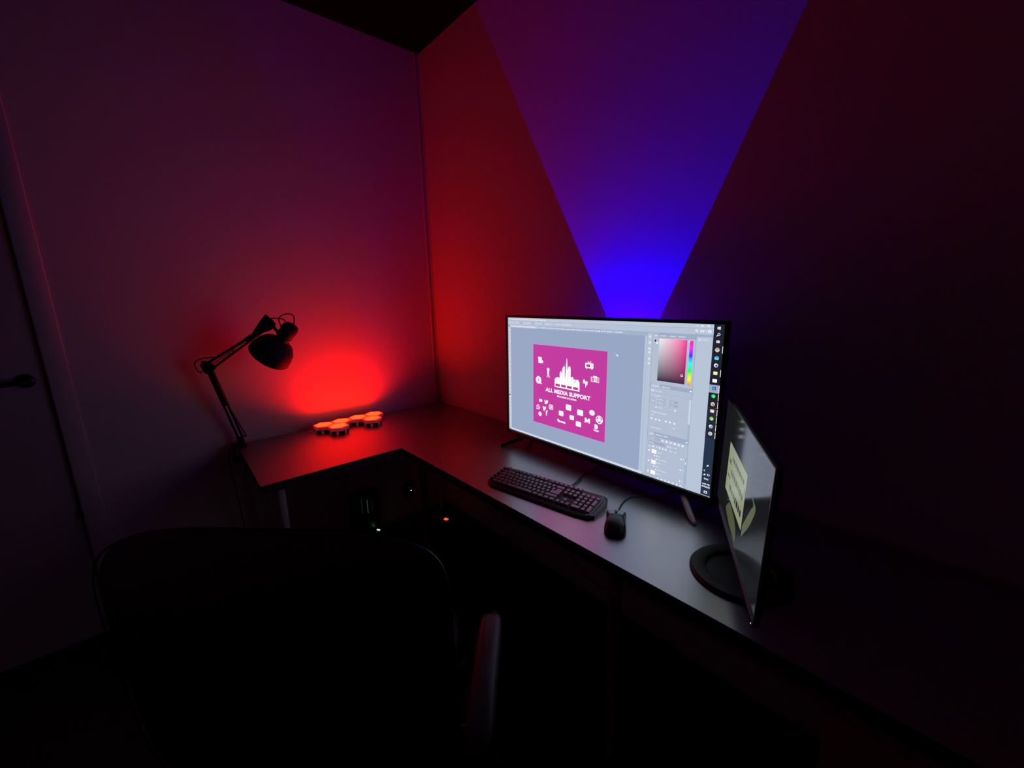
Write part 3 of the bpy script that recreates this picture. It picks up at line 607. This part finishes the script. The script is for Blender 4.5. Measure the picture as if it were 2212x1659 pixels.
sp.tube([p0+pr_*.026, p0+dn*.16+pr_*.010], .002, m_lamp, 6); sp.tube([p0-dn*.005-pr_*.02, p0+pr_*.028], .004, m_lamp, 8)
LT(sp).build('spring', lp)
du = (jt-elb).normalized(); pu = du.cross(sd).normalized()
if pu.z < 0: pu = -pu
ua = MB(); ua.tube([elb+pu*.016, jt+pu*.004], .0060, m_lamp, 8); ua.tube([elb-pu*.014+du*.01, elb-pu*.004+du*.235], .0055, m_lamp, 8)
ua.box(-.012, .012, -.005, .005, 0, .15, m_lamp, .001, align(elb+du*.21+pu*.005, du, pu)); ua.tube([elb+du*.02, elb+du*.15+pu*.003], .0018, m_chrome, 6)
LT(ua).build('upper_arm', lp)
bk = MB()
M = align(elb, sd, du); bk.prism([(-.03, .016), (-.012, .028), (.018, .022), (.022, -.012), (0, -.034), (-.02, -.024)], -.006, .006, m_lamp, M)
LT(bk).build('bracket', lp); bk = MB()
jj = align(jt, sd, du); bk.prism([(-.10, -.012), (-.02, .014), (.008, .016), (.020, -.010), (.014, -.050), (-.022, -.040)], -.006, .006, m_lamp, jj)
LT(bk).build('bracket', lp)
for c_ in (elb+du*.115-pu*.004, elb+du*.135-pu*.002):
    LT(MB().tube([c_-sd*.009, c_+sd*.009], .0035, m_chrome, 10)).build('bolt', lp)
# shade: axis from the lamp-holder cap down to the open rim
cap = V((.318, -.930, 1.278)); rimc = V((.238, -1.004, 1.166))
ax = (rimc-cap).normalized(); SM = align(cap, ax)
L_ = (rimc-cap).length
sh = MB(); prof = [(0, -.032), (.014, -.032), (.028, -.027), (.0335, -.014), (.034, .004), (.032, .022), (.034, .030), (.034, .036), (.028, .040), (.029, .055), (.046, .068), (.066, .082), (.080, .104), (.087, .130), (.090, L_), (.088, L_), (.084, .130), (.077, .106), (.063, .085), (.044, .072), (.022, .062)]
sh.lathe(prof, m_lamp, 48, SM); LT(sh).build('lamp_shade', lp)
LT(MB().lathe([(0, .055), (.014, .056), (.014, .075), (.026, .10), (.030, .122), (.022, .142), (0, .150)], m_white, 24, SM)).build('bulb', lp)
LT(MB().tube([jt, jt+(cap-jt)*.55+V((0, 0, -.03)), cap+ax*.03], .007, m_lamp, 10)).build('swivel', lp)
LT(MB().tube(spline([cap+V((-.01, -.025, .018)), cap+V((-.015, -.028, .055)), cap+V((0, 0, .072)), cap+V((.01, .025, .062)), cap+V((.006, .022, .015))]), .0026, m_black, 8)).build('cable', lp)
LT(MB().tube(spline([jt+pu*.01, jt+du*.012+pu*.026, jt+du*.04+pu*.012, jt+du*.06-pu*.015, cap+ax*.01+V((-.02, -.015, 0))]), .0026, m_black, 8)).build('cable', lp)
LT(MB().tube(spline([elb+dn*-.0+pr_*-.01, elb-du*.045+pu*.0, elb-du*.035+pu*.04, elb-du*.0+pu*.045, elb+du*.05+pu*.022]), .0024, m_black, 8)).build('cable', lp)
LT(MB().tube(spline([base+V((.01, -.01, .03)), base+V((.03, -.045, .015)), base+V((.03, -.06, -.05)), base+V((.02, -.05, -.3)), base+V((.01, -.03, -.70))]), .0026, m_black, 8)).build('cable', lp)

# ================================================================== UP-LIGHT behind the monitor
ul = thing('wall_uplight', 'small black up-light hidden behind the large monitor, throwing the blue beam', 'light', (1.459, -.045, 1.0))
can = MB().lathe([(0, 0), (.030, 0), (.032, .003), (.032, .085), (.029, .085), (.029, .004), (0, .004)], m_blackm, 40); can.build('housing', ul)
MB().box(-.02, .02, .030, .045, .01, .06, m_blackm, .002).build('wall_bracket', ul)
MB().lathe([(0, .004), (.02, .004), (.018, .050), (.006, .054), (0, .055)], m_grey, 24).build('lens', ul)
def beam(nm, col, pw, ang, dx, dz=0):
    ld = bpy.data.lights.new(nm, 'SPOT'); ld.energy = pw; ld.color = col; ld.spot_size = ang; ld.spot_blend = .012; ld.shadow_soft_size = .0015
    lo_ = bpy.data.objects.new(nm, ld); COL.objects.link(lo_); lo_.parent = ul; lo_.location = (dx, 0, .062+dz)
    lo_.rotation_euler = (PI, math.radians(-2.1), 0); return lo_
beam('blue_diode', (0.0, 0.0, 1.0), BEAM_BLUE, math.radians(52.6), 0)
beam('red_diode', (1.0, .0, .25), BEAM_RED, math.radians(56.0), 0)
sp_ = beam('added_spill', (.20, .0, 1.0), 3.6, math.radians(165), 0, .030); sp_.data.spot_blend = 1; sp_.data.shadow_soft_size = .02  # added wide dim spot, makes the purple glow beside the beam

# ================================================================== CHAIR
chair = thing('office_chair', 'black leather high-back office chair seen from behind in the foreground', 'chair', (1.426, -1.114, 0), math.radians(46.2))
def superell(a, b_, n_, k=72): return [(a*math.copysign(abs(math.cos(t))**(2/n_), math.cos(t)), b_*math.copysign(abs(math.sin(t))**(2/n_), math.sin(t))) for t in [2*PI*i/k for i in range(k)]]
def pillow(outline, tf, tb, fn, m_, mb=None, p=2.6):
    """closed cushion: outline scaled inwards in rings, front thickness tf, back thickness tb, mapped through fn(x, y, d)"""
    mb = mb or MB(); k = len(outline); rs = (1, .985, .95, .88, .76, .58, .36, .14)
    vs = []; fs = []
    for side, th in ((1, tf), (-1, tb)):
        for r_ in rs:
            for x, y in outline: vs.append(fn(x*r_, y*r_, side*th*(1-r_**p)**.5 if r_ < 1 else 0))
    nr = len(rs)
    for sidx in (0, 1):
        o = sidx*nr*k
        for i in range(nr-1):
            for j in range(k): fs.append((o+i*k+j, o+i*k+(j+1) % k, o+(i+1)*k+(j+1) % k, o+(i+1)*k+j))
        fs.append(tuple(o+(nr-1)*k+j for j in range(k)))
    for j in range(k): fs.append((j, (j+1) % k, nr*k+(j+1) % k, nr*k+j))
    mb.add(vs, fs, m_); return mb
BZ, BH, BW = .772, .260, .30
def backfn(x, z, d_):
    zz = BZ+z; lean = -.29-.03*((zz-.5)/.58)**1.2 if zz > .5 else -.29
    return V((x, lean+.35*x*x+d_, zz+(.042*(1-(x/BW)**2)*z/BH if z > 0 else 0)))
bo_ = [(a_, b__) for (a_, b__) in [(BW*math.copysign(abs(math.cos(t_))**(2/(9 if math.cos(t_) > 0 else 5)), math.cos(t_)), BH*math.copysign(abs(math.sin(t_))**(2/(9 if math.cos(t_) > 0 else 5)), math.sin(t_))) for t_ in [2*PI*(i_+.5)/96 for i_ in range(96)]]]
pillow(bo_, .030, .034, backfn, m_leather).build('backrest', chair)
pip = [backfn(x, z, -.012) for x, z in bo_]; pip2 = [backfn(x*.999, z*.999, .012) for x, z in bo_]
pc = MB(); pc.tube(pip+[pip[0]], .0018, m_leather, 6, False); pc.build('piping', chair)
def seatfn(x, y, d_): return V((x, .03+y, .455+d_-.02*(1-(x/.26)**2)))
pillow(superell(.225, .24, 4.5), .045, .035, seatfn, m_leather).build('seat', chair)
for sx in (-1, 1):
    arm = thing_arm = MB()
    pillow(superell(.028, .155, 5), .018, .014, lambda x, y, d_: V((sx*(.329)+x, -.135+y*.95, .638+d_-.02*((y-.155)/.3)**2)), m_arm, arm).build('armrest', chair)
    MB().tube(spline([(sx*.329, .0, .625), (sx*.333, .05, .60), (sx*.33, .07, .54), (sx*.27, .06, .47), (sx*.22, .03, .435), (sx*.12, 0, .43)]), .014, m_black, 12).tube(spline([(sx*.329, -.16, .618), (sx*.333, -.17, .56), (sx*.31, -.14, .48), (sx*.22, -.10, .432), (sx*.12, -.05, .43)]), .014, m_black, 12).build('arm_frame', chair)
mech = MB().box(-.10, .10, -.12, .12, .415, .44, m_black, .005); mech.tube([(0, -.10, .43), (0, -.23, .44), (0, -.245, .56)], .02, m_black, 12); mech.build('tilt_mechanism', chair)
MB().tube([(0, 0, .10), (0, 0, .25)], .026, m_black, 20).tube([(0, 0, .25), (0, 0, .42)], .015, m_chrome, 20).build('gas_column', chair)
st = MB().lathe([(0, .08), (.045, .08), (.045, .13), (.03, .14), (0, .14)], m_black, 24)
for k in range(5):
    a = k*2*PI/5+.3; c_, s_ = math.cos(a), math.sin(a); st.tube([(c_*.03, s_*.03, .11), (c_*.16, s_*.16, .098), (c_*.29, s_*.29, .075)], [.020, .016, .012], m_black, 10)
st.build('star_base', chair)
for k in range(5):
    a = k*2*PI/5+.3; c_, s_ = math.cos(a)*.29, math.sin(a)*.29
    MB().tube([(c_, s_, .075), (c_, s_, .05)], .006, m_black, 8).lathe([(0, -.012), (.022, -.012), (.025, -.008), (.025, .008), (.022, .012), (0, .012)], m_black, 20, align((c_, s_, .0255), (-math.sin(a), math.cos(a), 0))).lathe([(0, -.026), (.02, -.026), (.025, -.022), (.025, -.014), (0, -.013)], m_black, 20, align((c_, s_, .0255), (-math.sin(a), math.cos(a), 0))).build('caster', chair)

# ================================================================== UNDER THE DESK
led = lambda n, c, s_: mat('led_'+n, (.02, .02, .02), .3, emit=tuple(v*s_ for v in c), sample=False)
ps = thing('power_strip', 'black power strip on the floor under the desk with a lit red switch', 'power strip', (.26, -.165, 0), .25)
MB().box(-.19, .06, -.028, .028, 0, .032, m_black, .004).build('body', ps)
for i in range(3): MB().lathe([(.019, .032), (.019, .034), (.016, .034), (.015, .026), (0, .026)], m_blackm, 24, Matrix.Translation((-.15+i*.05, 0, 0))).build('socket', ps)
MB().box(-.013, .013, -.010, .010, .031, .038, led('red', (1, .045, .01), 3.0), .004).box(-.006, .006, -.003, .003, .036, .0386, led('red_dim', (1, .03, .02), .6)).build('switch', ps)
ad = thing('wall_adapter', 'small black adapter on the left wall under the desk with a green light', 'adapter', (.0, -.285, .186))
MB().box(.001, .03, -.03, .03, -.04, .04, m_black, .003).build('body', ad)
MB().lathe([(0, 0), (.004, 0), (.004, .0015), (0, .002)], led('green', (.75, 1.0, .4), 1.2), 12, align((.030, .010, .0), (1, 0, 0))).build('indicator_light', ad)
md = thing('modem', 'dark modem standing against the wall under the desk with faint green slots', 'modem', (.0, -.585, .0))
MB().box(.004, .05, -.085, .085, .0, .29, m_black, .006).build('body', md)
for i, (y, z0, z1, g_) in enumerate(((-.020, .155, .250, .012), (.013, .150, .235, .045), (.042, .150, .225, .006))):
    MB().box(.050, .0512, y-.0022, y+.0022, z0, z1, led('slot%d' % i, (.45, 1, .35), g_)).build('light_slot', md)
ch_ = thing('charger', 'small charger block low beside the modem with a bright green light', 'charger', (.045, -.548, 0))
MB().box(.01, .05, -.025, .025, .0, .03, m_black, .003).build('body', ch_)
MB().box(.025, .047, -.004, .004, .030, .034, led('green2', (.45, 1.0, .45), 1.6), .001, Matrix.Rotation(.5, 4, 'Z')).build('indicator_light', ch_)
